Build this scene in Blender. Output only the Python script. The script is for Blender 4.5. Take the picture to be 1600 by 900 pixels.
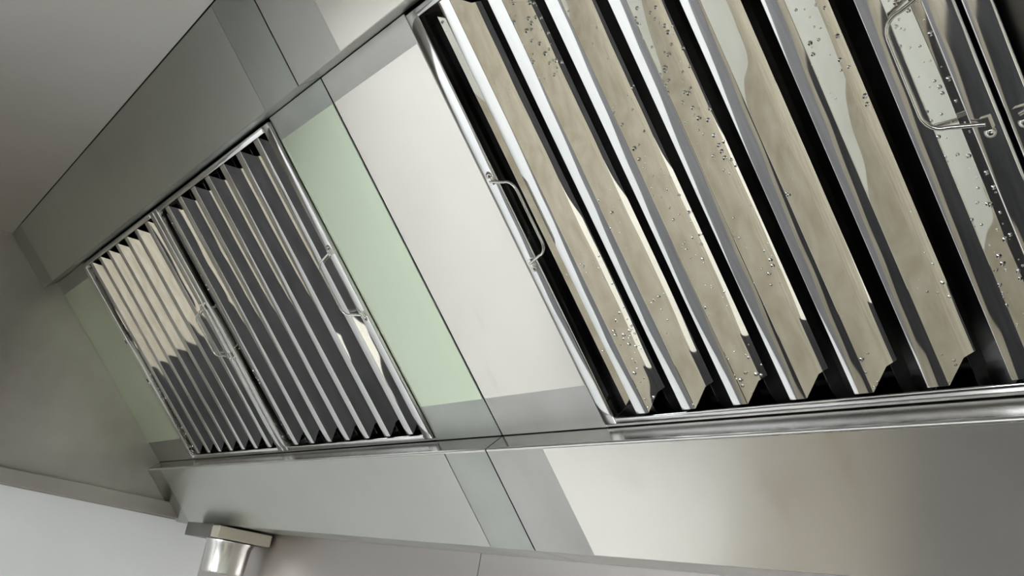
import bpy, bmesh, math, random
from mathutils import Vector, Matrix

# ------------------------------------------------------------------ camera, world, lights, exposure
SC = bpy.context.scene
COL = SC.collection
for o in list(bpy.data.objects):
    bpy.data.objects.remove(o)
Z0 = 2.13                                   # height of the filter opening's lower edge above the floor
cd = bpy.data.cameras.new('camera')
cam = bpy.data.objects.new('camera', cd)
COL.objects.link(cam)
cd.sensor_width = 36.0
cd.lens = 1500.0 * 36.0 / 1600.0
cd.clip_start = 0.02
R_ = Vector((0.58783, 0.78282, 0.16641))
D_ = Vector((-0.16434, 0.32001, -0.92578))
F_ = Vector((-0.78768, 0.52372, 0.32362))
M = Matrix((R_, -D_, -F_)).transposed().to_4x4()
M.translation = Vector((2.45777, -0.69705, Z0 - 0.21785))
cam.matrix_world = M
SC.camera = cam

W = bpy.data.worlds.new('world')
SC.world = W
W.use_nodes = True
W.node_tree.nodes['Background'].inputs[0].default_value = (0.93, 0.97, 1.0, 1)
W.node_tree.nodes['Background'].inputs[1].default_value = 15.0

SC.view_settings.view_transform = 'Standard'
SC.view_settings.look = 'None'
SC.view_settings.gamma = 1.0
SC.view_settings.use_curve_mapping = False
SC.view_settings.exposure = 0.1
CEIL_PANELS = [(1.3, -2.3), (3.6, -2.3), (1.3, -3.6), (3.6, -3.6)]
CEIL_STRENGTH = 62.0
WIN = (0.7, 3.3, 0.75, 2.35)                # unseen front-wall window added to brighten the left wall: x0, x1, z0, z1
pl = bpy.data.lights.new('added_window_portal', 'AREA')
pl.shape = 'RECTANGLE'
pl.size, pl.size_y = WIN[1] - WIN[0], WIN[3] - WIN[2]
pl.cycles.is_portal = True
po = bpy.data.objects.new('added_window_portal', pl)
COL.objects.link(po)
po.location = ((WIN[0] + WIN[1]) / 2, -4.66, (WIN[2] + WIN[3]) / 2)
po.rotation_euler = (math.radians(90), 0, 0)
SC.cycles.max_bounces = 14
SC.cycles.glossy_bounces = 10
SC.cycles.diffuse_bounces = 5
SC.cycles.caustics_reflective = True
SC.cycles.sample_clamp_indirect = 6.0

# ------------------------------------------------------------------ helpers
C45 = math.cos(math.radians(45))


def P(x, a, b):
    """hood coordinates -> world: a runs up the 45 degree filter slope, b out of it towards the room"""
    return Vector((x, -a * C45 - b * C45, Z0 + a * C45 - b * C45))


def link(name, me, mat, parent=None):
    o = bpy.data.objects.new(name, me)
    COL.objects.link(o)
    if mat is not None and not me.materials:
        me.materials.append(mat)
    if parent is not None:
        o.parent = parent
        o.matrix_parent_inverse = parent.matrix_world.inverted() if parent.type == 'EMPTY' else Matrix()
    return o


def finish(bm, name, bevel=0.0, seg=2, smooth=False):
    bmesh.ops.recalc_face_normals(bm, faces=bm.faces)
    if bevel > 0:
        ed = [e for e in bm.edges if len(e.link_faces) == 2 and e.calc_face_angle(0) > 0.5]
        bmesh.ops.bevel(bm, geom=ed, offset=bevel, segments=seg, affect='EDGES', profile=0.5, clamp_overlap=True)
    me = bpy.data.meshes.new(name)
    bm.to_mesh(me)
    bm.free()
    if smooth:
        for p in me.polygons:
            p.use_smooth = True
        me.set_sharp_from_angle(angle=math.radians(40))
    return me


def add_prism(bm, pts, x0, x1, axis='x'):
    """closed 2D polygon pts (u, v) swept from x0 to x1"""
    lo = [bm.verts.new((x0, u, v)) for u, v in pts]
    hi = [bm.verts.new((x1, u, v)) for u, v in pts]
    n = len(pts)
    bm.faces.new(lo)
    bm.faces.new(hi[::-1])
    for i in range(n):
        bm.faces.new((lo[i], lo[(i + 1) % n], hi[(i + 1) % n], hi[i]))


def add_box(bm, a, b):
    (x0, y0, z0), (x1, y1, z1) = a, b
    add_prism(bm, [(y0, z0), (y1, z0), (y1, z1), (y0, z1)], x0, x1)


def box(name, a, b, mat, parent=None, bevel=0.0):
    bm = bmesh.new()
    add_box(bm, a, b)
    me = finish(bm, name, bevel)
    return link(name, me, mat, parent)


def slab(name, pts4, th, mat, parent=None, bevel=0.0):
    """thin sheet: world quad pts4 thickened by th along -normal side given by th sign"""
    bm = bmesh.new()
    n = (pts4[1] - pts4[0]).cross(pts4[3] - pts4[0]).normalized()
    lo = [bm.verts.new(p) for p in pts4]
    hi = [bm.verts.new(p + n * th) for p in pts4]
    bm.faces.new(lo)
    bm.faces.new(hi[::-1])
    for i in range(4):
        bm.faces.new((lo[i], lo[(i + 1) % 4], hi[(i + 1) % 4], hi[i]))
    return link(name, finish(bm, name, bevel), mat, parent)


def tube_mesh(name, pts, r, seg=10, closed=False):
    bm = bmesh.new()
    rings = []
    n = len(pts)
    up = None
    for i, p in enumerate(pts):
        t = (pts[min(i + 1, n - 1)] - pts[max(i - 1, 0)]).normalized()
        if up is None:
            up = t.orthogonal().normalized()
        up = (up - t * up.dot(t)).normalized()
        s = t.cross(up)
        rings.append([bm.verts.new(p + r * (math.cos(k * 2 * math.pi / seg) * up + math.sin(k * 2 * math.pi / seg) * s)) for k in range(seg)])
    for i in range(n - 1):
        for k in range(seg):
            bm.faces.new((rings[i][k], rings[i][(k + 1) % seg], rings[i + 1][(k + 1) % seg], rings[i + 1][k]))
    bm.faces.new(rings[0][::-1])
    bm.faces.new(rings[-1])
    return finish(bm, name, smooth=True)


def lathe_mesh(name, prof, seg=32):
    bm = bmesh.new()
    rings = []
    for r, z in prof:
        if r < 1e-5:
            rings.append([bm.verts.new((0, 0, z))])
        else:
            rings.append([bm.verts.new((r * math.cos(k * 2 * math.pi / seg), r * math.sin(k * 2 * math.pi / seg), z)) for k in range(seg)])
    for A, B in zip(rings[:-1], rings[1:]):
        for k in range(seg):
            a0, a1 = A[k % len(A)], A[(k + 1) % len(A)]
            b0, b1 = B[k % len(B)], B[(k + 1) % len(B)]
            vs = []
            for v in (a0, a1, b1, b0):
                if v not in vs:
                    vs.append(v)
            if len(vs) > 2:
                bm.faces.new(vs)
    return finish(bm, name, smooth=True)


def empty(name, loc=(0, 0, 0), rot=(0, 0, 0)):
    o = bpy.data.objects.new(name, None)
    COL.objects.link(o)
    o.empty_display_size = 0.05
    o.matrix_world = Matrix.Translation(loc) @ Matrix.Rotation(rot[0], 4, 'X') @ Matrix.Rotation(rot[1], 4, 'Y') @ Matrix.Rotation(rot[2], 4, 'Z')
    return o


def tag(o, label, cat, group=None):
    o['label'] = label
    o['category'] = cat
    if group:
        o['group'] = group
    return o


def struct(o):
    o['kind'] = 'structure'
    return o


# ------------------------------------------------------------------ materials
def mat_base(name):
    m = bpy.data.materials.new(name)
    m.use_nodes = True
    nt = m.node_tree
    return m, nt, nt.nodes['Principled BSDF']


def node(nt, kind, **kw):
    n = nt.nodes.new(kind)
    for k, v in kw.items():
        if k.startswith('i_'):
            n.inputs[k[2:].replace('_', ' ')].default_value = v
        else:
            setattr(n, k, v)
    return n


def noise(nt, scale, detail=3.0, vec=None, stretch=(1, 1, 1)):
    tc = node(nt, 'ShaderNodeTexCoord')
    mp = node(nt, 'ShaderNodeMapping')
    mp.inputs['Scale'].default_value = stretch
    nt.links.new(tc.outputs['Object'], mp.inputs['Vector'])
    n = node(nt, 'ShaderNodeTexNoise')
    n.inputs['Scale'].default_value = scale
    n.inputs['Detail'].default_value = detail
    nt.links.new(mp.outputs['Vector'], n.inputs['Vector'])
    return n


def ramp(nt, src, stops):
    r = node(nt, 'ShaderNodeValToRGB')
    el = r.color_ramp.elements
    while len(el) < len(stops):
        el.new(0.5)
    for e, (p, c) in zip(el, stops):
        e.position = p
        e.color = (*c, 1) if len(c) == 3 else c
    nt.links.new(src, r.inputs[0])
    return r


def steel(name, col, rough, aniso=0.6, tangent=(0, -C45, C45), metallic=1.0, var=0.06, grain=0.0, grain_stretch=(1, 60, 60), smudge=6.0, stain=0.0):
    m, nt, b = mat_base(name)
    n = noise(nt, smudge, 5.0)
    lo = tuple(max(0, c - var) for c in col)
    hi = tuple(min(1, c + var) for c in col)
    r = ramp(nt, n.outputs['Fac'], [(0.3, lo), (0.7, hi)])
    nt.links.new(r.outputs['Color'], b.inputs['Base Color'])
    if stain > 0:
        sn = noise(nt, 7.0, 6.0, stretch=(2.2, 1, 1))
        sr = ramp(nt, sn.outputs['Fac'], [(0.60, (1, 1, 1)), (0.76, (1 - stain * .6, 1 - stain * .8, 1 - stain))])
        mm = node(nt, 'ShaderNodeMix', data_type='RGBA', blend_type='MULTIPLY')
        mm.inputs[0].default_value = 1.0
        nt.links.new(r.outputs['Color'], mm.inputs[6])
        nt.links.new(sr.outputs['Color'], mm.inputs[7])
        nt.links.new(mm.outputs[2], b.inputs['Base Color'])
    b.inputs['Metallic'].default_value = metallic
    b.inputs['Roughness'].default_value = rough
    b.inputs['Anisotropic'].default_value = aniso
    if aniso > 0:
        cx = node(nt, 'ShaderNodeCombineXYZ')
        for i in range(3):
            cx.inputs[i].default_value = tangent[i]
        nt.links.new(cx.outputs[0], b.inputs['Tangent'])
    if grain > 0:
        g = noise(nt, 90.0, 3.0, stretch=(1, 22, 22))
        mr = node(nt, 'ShaderNodeMapRange')
        mr.inputs['From Min'].default_value = 0.3
        mr.inputs['From Max'].default_value = 0.7
        mr.inputs['To Min'].default_value = rough - grain
        mr.inputs['To Max'].default_value = rough + grain
        nt.links.new(g.outputs['Fac'], mr.inputs['Value'])
        nt.links.new(mr.outputs['Result'], b.inputs['Roughness'])
        bp = node(nt, 'ShaderNodeBump')
        bp.inputs['Strength'].default_value = 0.006
        bp.inputs['Distance'].default_value = 0.001
        nt.links.new(g.outputs['Fac'], bp.inputs['Height'])
        nt.links.new(bp.outputs['Normal'], b.inputs['Normal'])
    return m


def polished(name, col, rough, wave=0.0, drops=False):
    m, nt, b = mat_base(name)
    b.inputs['Base Color'].default_value = (*col, 1)
    b.inputs['Metallic'].default_value = 1.0
    b.inputs['Roughness'].default_value = rough
    last = None
    if wave > 0:
        n = noise(nt, 9.0, 1.0, stretch=(2.5, 1, 1))
        bp = node(nt, 'ShaderNodeBump')
        bp.inputs['Strength'].default_value = 1.0
        bp.inputs['Distance'].default_value = wave
        nt.links.new(n.outputs['Fac'], bp.inputs['Height'])
        last = bp
    if drops:
        tc = node(nt, 'ShaderNodeNewGeometry')
        v = node(nt, 'ShaderNodeTexVoronoi')
        v.inputs['Scale'].default_value = 190.0
        nt.links.new(tc.outputs['Position'], v.inputs['Vector'])
        sep = node(nt, 'ShaderNodeSeparateColor')
        nt.links.new(v.outputs['Color'], sep.inputs[0])
        n2 = node(nt, 'ShaderNodeTexNoise')
        n2.inputs['Scale'].default_value = 11.0
        nt.links.new(tc.outputs['Position'], n2.inputs['Vector'])
        # drop radius: random per cell, only where the patchy mask is high
        mk = node(nt, 'ShaderNodeMapRange')
        mk.inputs['From Min'].default_value = 0.46
        mk.inputs['From Max'].default_value = 0.56
        nt.links.new(n2.outputs['Fac'], mk.inputs['Value'])
        mu = node(nt, 'ShaderNodeMath', operation='MULTIPLY')
        nt.links.new(sep.outputs[0], mu.inputs[0])
        nt.links.new(mk.outputs['Result'], mu.inputs[1])
        rad = node(nt, 'ShaderNodeMath', operation='MULTIPLY')
        rad.inputs[1].default_value = 0.42
        nt.links.new(mu.outputs[0], rad.inputs[0])
        sb = node(nt, 'ShaderNodeMath', operation='SUBTRACT')
        nt.links.new(rad.outputs[0], sb.inputs[0])
        nt.links.new(v.outputs['Distance'], sb.inputs[1])
        mx = node(nt, 'ShaderNodeMath', operation='MAXIMUM')
        mx.inputs[1].default_value = 0.0
        nt.links.new(sb.outputs[0], mx.inputs[0])
        bp2 = node(nt, 'ShaderNodeBump')
        bp2.inputs['Strength'].default_value = 1.0
        bp2.inputs['Distance'].default_value = 0.003
        nt.links.new(mx.outputs[0], bp2.inputs['Height'])
        if last:
            nt.links.new(last.outputs['Normal'], bp2.inputs['Normal'])
        last = bp2
    if last:
        nt.links.new(last.outputs['Normal'], b.inputs['Normal'])
    return m


def paint(name, col, rough=0.6, var=0.02, scale=4.0, spec=0.5):
    m, nt, b = mat_base(name)
    n = noise(nt, scale, 4.0)
    r = ramp(nt, n.outputs['Fac'], [(0.3, tuple(max(0, c - var) for c in col)), (0.7, tuple(min(1, c + var) for c in col))])
    nt.links.new(r.outputs['Color'], b.inputs['Base Color'])
    b.inputs['Roughness'].default_value = rough
    b.inputs['Specular IOR Level'].default_value = spec
    return m


def emit(name, col, strength):
    m, nt, b = mat_base(name)
    b.inputs['Base Color'].default_value = (0.8, 0.8, 0.8, 1)
    b.inputs['Emission Color'].default_value = (*col, 1)
    b.inputs['Emission Strength'].default_value = strength
    return m


BARE = steel('bare_brushed_steel', (0.50, 0.49, 0.465), 0.34, 0.7, grain=0.05)
BARE_GREEN_CAST = steel('bare_steel_green_cast', (0.43, 0.45, 0.415), 0.34, 0.7, grain=0.05)  # green cast of the surroundings painted into the steel colour
BARE_V = steel('bare_brushed_steel_end', (0.40, 0.378, 0.355), 0.40, 0.6, tangent=(0, 0.8, 0.6), var=0.10, smudge=3.0)
FILM_GREEN_CAST = steel('film_steel_green_cast', (0.77, 0.87, 0.69), 0.24, 0.6, metallic=0.85, var=0.03, smudge=3.0)  # green of the reflected light painted into the film colour
FILM_GREY = steel('steel_under_grey_film', (0.545, 0.56, 0.515), 0.32, 0.7, metallic=0.85, var=0.03, smudge=3.0)
FILM_CLEAR = steel('steel_under_clear_film', (0.89, 0.86, 0.80), 0.24, 0.6, stain=0.2, metallic=0.88, var=0.05, smudge=5.0, grain=0.02)
ROOF = steel('hood_roof_steel', (0.62, 0.60, 0.575), 0.45, 0.5, tangent=(0, 1, 0), var=0.03, smudge=2.0)
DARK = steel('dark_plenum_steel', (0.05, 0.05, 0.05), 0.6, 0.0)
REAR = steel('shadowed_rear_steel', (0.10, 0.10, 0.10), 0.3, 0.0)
MIRROR = polished('mirror_polished_steel', (0.80, 0.79, 0.76), 0.02, 0.0012, True)
MIRROR_DRY = polished('mirror_polished_steel_dry', (0.78, 0.77, 0.75), 0.03, 0.0012, False)
MIRROR_FACE = polished('polished_baffle_steel', (0.80, 0.80, 0.79), 0.05, 0.0008, False)
RAIL = polished('polished_rail_steel', (0.80, 0.80, 0.80), 0.07, 0.001, False)
CHROME = polished('chrome_wire', (0.75, 0.74, 0.70), 0.12)
GALV = paint('cup_box_enamel', (0.42, 0.38, 0.30), 0.45, 0.03)
BRKT = steel('holder_dark_steel', (0.20, 0.19, 0.18), 0.4, 0.0)
CUPM = steel('spun_cup_steel', (0.62, 0.61, 0.58), 0.25, 0.6, tangent=(0, 0, 1))
LEDGE = steel('ledge_steel', (0.52, 0.51, 0.49), 0.2, 0.3)
NOSE = steel('folded_edge_steel', (0.80, 0.79, 0.76), 0.3, 0.0)
GREY_BOARD = paint('grey_satin_paint', (0.14, 0.14, 0.145), 0.5)
WALLSTEEL = steel('wall_sheet_steel', (0.60, 0.56, 0.54), 0.40, 0.5, tangent=(0, 0, 1), var=0.03, smudge=1.5)
WHITE = paint('white_wall_paint', (0.80, 0.81, 0.81), 0.5)
BEIGE = paint('pale_grey_wall_paint', (0.40, 0.41, 0.375), 0.6)
FLOORM = paint('cream_floor', (0.165, 0.147, 0.112), 0.6, 0.025, 6.0, spec=0.25)
MATM = paint('added_mat_dark', (0.012, 0.012, 0.012), 0.8, 0.004, spec=0.1)
LAMP = emit('lamp_diffuser', (0.96, 0.98, 1.0), CEIL_STRENGTH)
GLASS = bpy.data.materials.new('window_glass')
GLASS.use_nodes = True
_nt = GLASS.node_tree
_nt.nodes.remove(_nt.nodes['Principled BSDF'])
_t = _nt.nodes.new('ShaderNodeBsdfTransparent')
_g = _nt.nodes.new('ShaderNodeBsdfGlossy')
_g.inputs['Roughness'].default_value = 0.02
_f = _nt.nodes.new('ShaderNodeFresnel')
_m = _nt.nodes.new('ShaderNodeMixShader')
_nt.links.new(_f.outputs[0], _m.inputs[0])
_nt.links.new(_t.outputs[0], _m.inputs[1])
_nt.links.new(_g.outputs[0], _m.inputs[2])
_nt.links.new(_m.outputs[0], _nt.nodes['Material Output'].inputs[0])
TERRAZZO = paint('pale_terrazzo', (0.40, 0.38, 0.33), 0.5, 0.05, 40.0, spec=0.25)
FRAME_W = paint('white_lamp_frame', (0.8, 0.8, 0.8), 0.4)

# ------------------------------------------------------------------ the room
RX0, RX1, RY0, RY1, RZ1 = -0.014, 4.75, 0.172, -4.6, 2.95
struct(box('floor', (RX0 - .1, RY1 - .1, -0.08), (RX1 + .1, RY0 + .1, 0.0), FLOORM))
mat_outline = [(.65, .16), (2.9, .16), (2.9, -1.15), (2.1, -1.2), (1.95, -1.95), (2.75, -2.25), (2.75, -4.55), (1.3, -4.55), (1.3, -2.4), (.35, -2.15), (.35, -.8), (.65, -.8)]  # unseen mat added; outline shaped for the dark reflections in the baffles
bm = bmesh.new()
f0 = bm.faces.new([bm.verts.new((x, y, 0.0)) for x, y in mat_outline])
ex = bmesh.ops.extrude_face_region(bm, geom=[f0])
bmesh.ops.translate(bm, vec=(0, 0, 0.012), verts=[v for v in ex['geom'] if isinstance(v, bmesh.types.BMVert)])
struct(link('added_dark_mat', finish(bm, 'added_dark_mat'), MATM))
struct(box('ceiling', (RX0 - .1, RY1 - .1, RZ1), (RX1 + .1, RY0 + .1, RZ1 + .08), WHITE))
struct(box('wall_left', (RX0 - .1, RY1 - .1, 0), (RX0, RY0 + .1, RZ1), WHITE))
struct(box('wall_right', (RX1, RY1 - .1, 0), (RX1 + .1, RY0 + .1, RZ1), BEIGE))
bm = bmesh.new()
for a, b in (((RX0, 0), (WIN[0], RZ1)), ((WIN[1], 0), (RX1, RZ1)), ((WIN[0], 0), (WIN[1], WIN[2])), ((WIN[0], WIN[3]), (WIN[1], RZ1))):
    add_box(bm, (a[0], RY1 - .1, a[1]), (b[0], RY1, b[1]))
struct(link('wall_front', finish(bm, 'wall_front'), WHITE))
wr = struct(empty('added_window_1', ((WIN[0] + WIN[1]) / 2, RY1 - .05, WIN[2])))
xm = (WIN[0] + WIN[1]) / 2
for nm, a, b in (('window_frame', (WIN[0], WIN[2]), (WIN[1], WIN[2] + .05)), ('window_frame', (WIN[0], WIN[3] - .05), (WIN[1], WIN[3])),
                 ('window_frame', (WIN[0], WIN[2] + .05), (WIN[0] + .05, WIN[3] - .05)), ('window_frame', (WIN[1] - .05, WIN[2] + .05), (WIN[1], WIN[3] - .05)),
                 ('window_frame', (xm - .03, WIN[2] + .05), (xm + .03, WIN[3] - .05))):
    box(nm, (a[0], RY1 - .07, a[1]), (b[0], RY1 - .02, b[1]), FRAME_W, wr)
for u0, u1 in ((WIN[0] + .05, xm - .03), (xm + .03, WIN[1] - .05)):
    box('pane', (u0, RY1 - .047, WIN[2] + .05), (u1, RY1 - .043, WIN[3] - .05), GLASS, wr)
struct(box('added_pale_tile', (1.85, -2.3, 0.0002), (2.72, -1.1, 0.006), TERRAZZO))  # unseen pale patch added to give the baffles a light reflection
wb = struct(box('wall_back', (RX0, RY0 + .004, 0), (RX1, RY0 + .1, RZ1), WHITE))
struct(box('added_grey_board', (RX0, -3.6, 0.0), (RX0 + .012, -0.62, 0.93), GREY_BOARD))  # unseen grey board added for reflections, standing in for a counter
# sheet steel cladding below the hood, butt-jointed
xs = [RX0 + 0.001, 1.20, 2.40, 3.6]
for xa, xb in zip(xs[:-1], xs[1:]):
    box('steel_sheet', (xa, RY0, 0.9), (xb - 0.003, RY0 + .0038, 2.6), WALLSTEEL, wb)

# ------------------------------------------------------------------ the two hood modules
XS = 1.45          # joint between the modules
XR = 2.90
AB_A, AB_T = 0.500, 0.647
BP = 0.033         # upper and lower panels stand proud of the filter plane
AE = -0.149
BE = 0.035
TH = 0.0015
YF = RY0 - 0.002
E0 = P(0, AE, BE)
ZB = E0.z
TOP = P(0, AB_T, BP)
YFRONT = -1.25


def module(name, label, x0, x1, film, filters, joint_left, end_left, end_right, bare):
    g = 0.0014
    xa = x0 + (g if joint_left else 0.0)
    xb = x1 - (0.0 if joint_left else g)
    root = empty(name, (xa, YF, ZB))
    tag(root, label, 'exhaust hood', 'exhaust hood modules')

    def quad(nm, q0, q1, u0, u1, mat, parent=root, th=-TH, bev=0.0):
        return slab(nm, [P(u0, *q0), P(u1, *q0), P(u1, *q1), P(u0, *q1)], th, mat, parent, bev)

    def film_on(panel, q0, q1, u0, u1, film=film):
        f = quad('protective_film', (q0[0], q0[1] + .0004), (q1[0], q1[1] + .0004), u0, u1, film, panel, -0.0003)
        return f
    # upper panel, its folded underside, ledge, trough face, trough underside
    up = quad('upper_panel', (AB_A, BP), (AB_T - .003, BP), xa, xb, bare)
    quad('upper_return', (AB_A, 0.0), (AB_A, BP - .0016), xa, xb, bare)
    lg = quad('trough_ledge', (0.0, BP - .003), (0.0, -0.002), xa, xb, LEDGE)
    lo = quad('trough_face', (AE, BE), (-.0026, BP - .0004), xa, xb, bare)
    # rounded nose between ledge and trough face
    link('trough_nose', tube_mesh('trough_nose', [P(xa, -.0024, BP - .0028), P(xb, -.0024, BP - .0028)], 0.0027, 14), NOSE, root)
    pb = P(0, AE, BE - .0016)
    slab('trough_underside', [Vector((xa, pb.y, ZB)), Vector((xa, YF, ZB)), Vector((xb, YF, ZB)), Vector((xb, pb.y, ZB))], -TH, bare, root)
    # films: a bare hand-wide strip is left beside the joint
    peel = 0.102
    if joint_left:
        film_on(up, (AB_A + .001, BP), (AB_T - .004, BP), x0 + 0.112, xb - peel)
        film_on(lo, (AE + .001, BE), (-.003, BP), x0 + 0.116, xb - peel)
    else:
        film_on(up, (AB_A + .001, BP), (AB_T - .004, BP), xa + peel, x1 - 0.098, FILM_GREY)
        film_on(lo, (AE + .001, BE), (-.003, BP), xa + peel, x1 - 0.098, FILM_GREY)
    # sheet pieces between the filter openings
    edges = [xa] + [v for f in filters for v in f] + [xb]
    gaps = list(zip(edges[0::2], edges[1::2]))
    for u0, u1 in gaps:
        if u1 - u0 < 0.004:
            continue
        s = quad('surround_sheet', (0.0012, 0), (AB_A - .0012, 0), u0, u1, bare)
        film_on(s, (0.055, 0), (0.466, 0), u0 + .0012, u1 - .0012)
    for u0, u1 in filters:
        quad('filter_channel', (0.0014, 0.0), (0.0050, 0.0), u0, min(u1, xb), LEDGE)
    # closed plenum behind the filters
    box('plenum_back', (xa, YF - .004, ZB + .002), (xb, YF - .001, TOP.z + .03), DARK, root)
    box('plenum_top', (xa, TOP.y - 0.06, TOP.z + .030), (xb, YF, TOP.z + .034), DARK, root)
    box('roof_panel', (xa, YFRONT, TOP.z - 0.001), (xb, TOP.y + .0005, TOP.z + .0005), ROOF, root)
    bf = box('front_panel', (xa, YFRONT - .02, ZB), (xb, YFRONT, TOP.z + .03), BARE_V, root, 0.002)
    if end_left:
        box('end_panel', (x0 - .010, YFRONT, ZB + .004), (x0 - .0005, YF, TOP.z + .03), BARE_V, root)
        yl = P(0, AE, BE).y
        bm = bmesh.new()
        add_prism(bm, [(YFRONT, ZB + .007), (yl - .002, ZB + .007), (yl - .036, ZB + .041), (YFRONT, ZB + .041)], x0, x0 + .030)
        link('drip_lip', finish(bm, 'drip_lip', 0.002), BARE_V, root)
    if end_right:
        box('end_panel', (x1 + .0005, YFRONT, ZB + .004), (x1 + .010, YF, TOP.z + .03), BARE_V, root)
    return root


FW = 0.5155
F1, F2, F3, F4 = 0.2565, 0.7745, 1.6545, 2.1735
module('exhaust_hood', 'steel hood module with film coloured for a green light cast, against the white wall, carrying the two far filters', 0.0, XS, FILM_GREEN_CAST,
       [(F1 - .002, F2 + FW + .002)], False, True, False, BARE_GREEN_CAST)
module('exhaust_hood', 'steel hood module with whitish film and large mirror-bright filters, past the joint', XS, XR, FILM_CLEAR,
       [(F3 - .006, F4 + FW + .002)], True, False, True, BARE)

# ------------------------------------------------------------------ baffle filters (local: x along hood, y up the slope, z out)
ROT = (math.radians(135), 0, 0)
A0 = 0.0055
H = 0.490          # filter height
BAR0, PITCH, BW = 0.0545, 0.0663, 0.019
ZF = 0.004          # front plane


def sheet_profile(name, prof, y0, y1, notch, th, mat_me=None):
    """folded sheet: prof = list of (x, z, cut) ; cut = how far the end is notched there"""
    bm = bmesh.new()
    n = len(prof)
    # offset normals for thickness
    offs = []
    for i in range(n):
        tx = prof[min(i + 1, n - 1)][0] - prof[max(i - 1, 0)][0]
        tz = prof[min(i + 1, n - 1)][1] - prof[max(i - 1, 0)][1]
        L = math.hypot(tx, tz)
        offs.append((tz / L * -1, tx / L))
    F0 = [[bm.verts.new((x, y, z)) for (x, z, c), y in zip(prof, [y0 + p[2] for p in prof])],
          [bm.verts.new((x, y, z)) for (x, z, c), y in zip(prof, [y1 - p[2] for p in prof])]]
    B0 = [[bm.verts.new((p[0] - o[0] * th, y0 + p[2], p[1] - o[1] * th)) for p, o in zip(prof, offs)],
          [bm.verts.new((p[0] - o[0] * th, y1 - p[2], p[1] - o[1] * th)) for p, o in zip(prof, offs)]]
    for i in range(n - 1):
        bm.faces.new((F0[0][i], F0[0][i + 1], F0[1][i + 1], F0[1][i]))
        bm.faces.new((B0[0][i], B0[1][i], B0[1][i + 1], B0[0][i + 1]))
        bm.faces.new((F0[0][i], B0[0][i], B0[0][i + 1], F0[0][i + 1]))
        bm.faces.new((F0[1][i], F0[1][i + 1], B0[1][i + 1], B0[1][i]))
    for i in (0, n - 1):
        bm.faces.new((F0[0][i], F0[1][i], B0[1][i], B0[0][i]))
    return finish(bm, name)


Y0, Y1 = 0.0105, H - 0.0095
SL = 0.0124
CUT = 0.0165


def arc(cx, cz, r, a0, a1, n=4):
    return [(cx + r * math.cos(math.radians(a0 + (a1 - a0) * i / n)), cz + r * math.sin(math.radians(a0 + (a1 - a0) * i / n)), 0.0) for i in range(n + 1)]


rr = 0.0012
prof = [(0.0, ZF - 0.030, 0.0)] + arc(rr, ZF - rr, rr, 180, 90, 3) + arc(BW - rr, ZF - rr, rr, 90, 45, 3) \
    + [(BW + SL, ZF - SL, CUT), (BW + SL + 0.009, ZF - SL - 0.004, CUT + .003)]
BAFFLE_ME = sheet_profile('baffle', prof, Y0, Y1, 0, 0.0007)
BAFFLE_ME.materials.append(MIRROR)
BAFFLE_ME.materials.append(MIRROR_FACE)
for p in BAFFLE_ME.polygons:
    if p.normal.z > 0.95 and abs(p.center.z - ZF) < 0.0008:
        p.material_index = 1
    p.use_smooth = True
BAFFLE_ME.set_sharp_from_angle(angle=math.radians(36))
BAFFLE_DRY = BAFFLE_ME.copy()
BAFFLE_DRY.materials[0] = MIRROR_DRY
half = [(0.043 - BAR0 + 0.0, ZF - 0.018, 0.004), (0.043 - BAR0, ZF - 0.002, 0.010), (0.043 - BAR0 + 0.0145, ZF - 0.0165, 0.026)]
HALF_ME = sheet_profile('edge_baffle', half, Y0, Y1, 0, 0.0007)
HALF_ME.materials.append(MIRROR)
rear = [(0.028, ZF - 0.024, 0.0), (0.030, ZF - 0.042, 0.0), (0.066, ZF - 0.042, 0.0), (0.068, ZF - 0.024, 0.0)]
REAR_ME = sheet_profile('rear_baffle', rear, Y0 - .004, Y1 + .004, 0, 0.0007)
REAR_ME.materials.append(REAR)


def rail_me(name, x0, x1, y0, y1, zf, depth, bev):
    bm = bmesh.new()
    add_box(bm, (x0, y0, zf - depth), (x1, y1, zf))
    me = finish(bm, name, bev, 3, True)
    me.materials.append(RAIL)
    return me


SIDE_L = rail_me('side_rail', 0.0, 0.0185, 0.0, H, ZF + .001, 0.046, 0.0018)
SIDE_R = rail_me('side_rail', FW - 0.0205, FW, 0.0, H, ZF + .001, 0.046, 0.0018)
BOT = rail_me('end_rail', 0.0187, FW - .0207, 0.0, 0.0075, ZF + .0005, 0.046, 0.0015)
TOPR = rail_me('end_rail', 0.0187, FW - .0207, H - 0.009, H, ZF + .0015, 0.046, 0.0015)
# handle: wire loop lying in local x (out), y (along the rail)
HY0, HY1 = 0.201, 0.298


def handle_pts(reach):
    pts = [Vector((0, HY1, 0))]
    rc = 0.014
    for k in range(7):
        t = math.pi / 2 * k / 6
        pts.append(Vector((reach - rc + rc * math.sin(t), HY1 - 0.006 - rc + rc * math.cos(t) + 0.0, 0)))
    for k in range(7):
        t = math.pi / 2 * k / 6
        pts.append(Vector((reach - rc + rc * math.cos(t), HY0 + 0.006 + rc - rc * math.sin(t), 0)))
    pts.append(Vector((0, HY0, 0)))
    # smooth a little
    out = []
    for i in range(len(pts) - 1):
        for s in range(3):
            out.append(pts[i].lerp(pts[i + 1], s / 3))
    out.append(pts[-1])
    return out


WIRE_ME = tube_mesh('handle', handle_pts(0.037), 0.0016, 10)
WIRE_ME.materials.append(CHROME)
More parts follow.
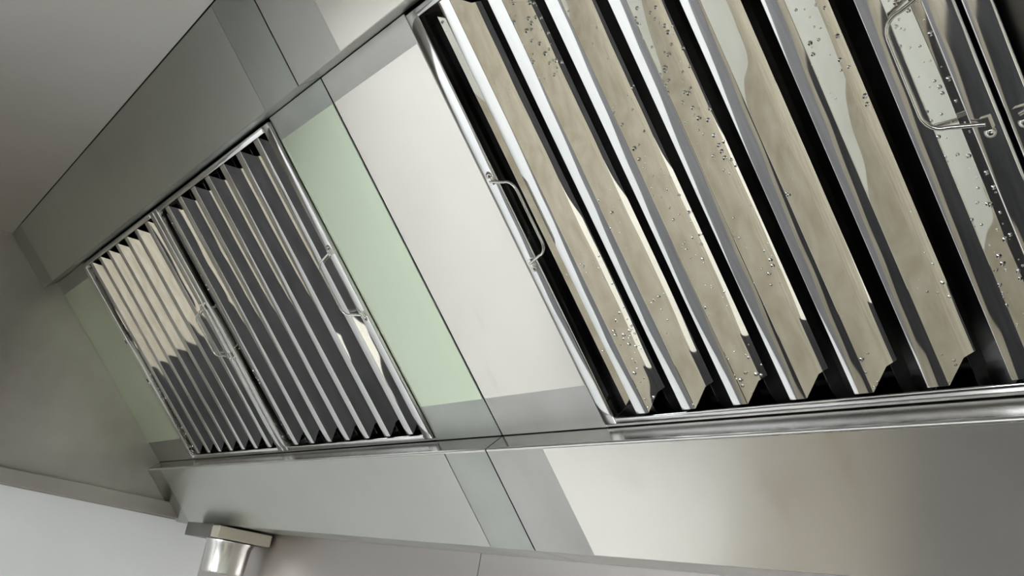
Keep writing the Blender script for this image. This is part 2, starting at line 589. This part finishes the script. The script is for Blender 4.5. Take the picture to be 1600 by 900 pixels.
# riveted clip that holds the wire end: domed rivet plus bent tab
bm = bmesh.new()
bmesh.ops.create_uvsphere(bm, u_segments=14, v_segments=8, radius=0.0042, matrix=Matrix.Translation((0, -0.0065, 0)) @ Matrix.Diagonal((1, 1, 0.62, 1)))
add_box(bm, (-0.0035, -0.004, -0.0002), (0.0035, 0.0045, 0.0034))
CLIP_ME = finish(bm, 'rivet_clip', 0.0, smooth=True)
CLIP_ME.materials.append(CHROME)


def child(name, me, parent, loc=(0, 0, 0), rot=(0, 0, 0)):
    o = bpy.data.objects.new(name, me)
    COL.objects.link(o)
    o.parent = parent
    o.location = loc
    o.rotation_euler = rot
    return o


def make_filter(x0, label, left_fold, right_fold, wet=False):
    root = empty('baffle_filter', P(x0, A0, 0.0), ROT)
    tag(root, label, 'grease filter', 'baffle grease filters in the hood')
    child('side_rail', SIDE_L, root)
    child('side_rail', SIDE_R, root)
    child('end_rail', BOT, root)
    child('end_rail', TOPR, root)
    child('edge_baffle', HALF_ME, root, (BAR0, 0, 0))
    for i in range(7):
        child('baffle', BAFFLE_ME if wet else BAFFLE_DRY, root, (BAR0 + PITCH * i, 0, 0))
    for i in range(-1, 7):
        if i == 6:
            continue
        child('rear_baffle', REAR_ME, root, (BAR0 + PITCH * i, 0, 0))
    for side, fold in ((-1, left_fold), (1, right_fold)):
        xr = 0.0095 if side < 0 else FW - 0.0095
        # fold: angle of the loop out of the filter plane (positive = out into the room)
        ry = -math.radians(fold) if side < 0 else math.pi + math.radians(fold)
        zc = ZF + .001 + .0026
        h = child('handle', WIRE_ME, root, (xr, 0, zc), (0, ry, 0))
        for yy, flip in ((HY0, 0), (HY1, math.pi)):
            c = child('rivet_clip', CLIP_ME, h, (0, yy, 0), (0, -ry, 0))
            c.location = (0, yy, 0)
            c.rotation_euler = Matrix.Rotation(-ry, 3, 'Y').to_euler() if not flip else (Matrix.Rotation(-ry, 3, 'Y') @ Matrix.Rotation(math.pi, 3, 'Z')).to_euler()
            # the clip sits on the rail, just under the wire axis
            c.location = (Matrix.Rotation(-ry, 3, 'Y') @ Vector((0, 0, -0.0026))) + Vector((0, yy, 0))
    return root


make_filter(F1, 'polished baffle filter nearest the end panel, first from the white wall', -60, 8)
make_filter(F2, 'polished baffle filter second from the end panel, beside the filmed sheet with a painted green light cast', -60, 8)
make_filter(F3, 'large mirror-polished baffle filter with water drops, beside the cream filmed sheet', 4, 6, True)
make_filter(F4, 'polished baffle filter fourth from the end panel, only its rail showing', 4, 6)

# ------------------------------------------------------------------ grease cup under the trough end
cx, cy = 0.325, 0.106
g = empty('grease_cup', (cx, cy, ZB - 0.10))
tag(g, 'steel grease cup hanging from a box under the trough by the white wall', 'grease cup')
box('holder_slide', (0.185, 0.048, ZB - 0.031), (0.3585, 0.166, ZB - 0.0016), BRKT, g, 0.001)
box('holder_end', (0.359, 0.046, ZB - 0.029), (0.405, 0.166, ZB - 0.0045), GALV, g, 0.0015)
me = lathe_mesh('cup', [(0.0, -0.070), (0.040, -0.070), (0.045, -0.066), (0.049, -0.010), (0.053, -0.003), (0.053, 0.0), (0.048, 0.0), (0.043, -0.06), (0.0, -0.063)], 36)
c = link('cup', me, CUPM, g)
c.matrix_world = Matrix.Translation((cx, cy, ZB - 0.0315))

# ------------------------------------------------------------------ unseen lamps added to light the room
for i, (x, y) in enumerate(CEIL_PANELS):
    r = empty('added_ceiling_light', (x, y, RZ1))
    tag(r, 'unseen square white light panel added on the kitchen ceiling, ' + ('nearest the hood and white side wall', 'nearest the hood and pale grey wall', 'nearest the added window and white side wall', 'nearest the added window and pale grey wall')[i], 'ceiling light', 'added kitchen ceiling light panels')
    box('frame', (x - .31, y - .31, RZ1 - .035), (x + .31, y + .31, RZ1 - .0005), FRAME_W, r, 0.003)
    box('diffuser', (x - .29, y - .29, RZ1 - .040), (x + .29, y + .29, RZ1 - .0355), LAMP, r)
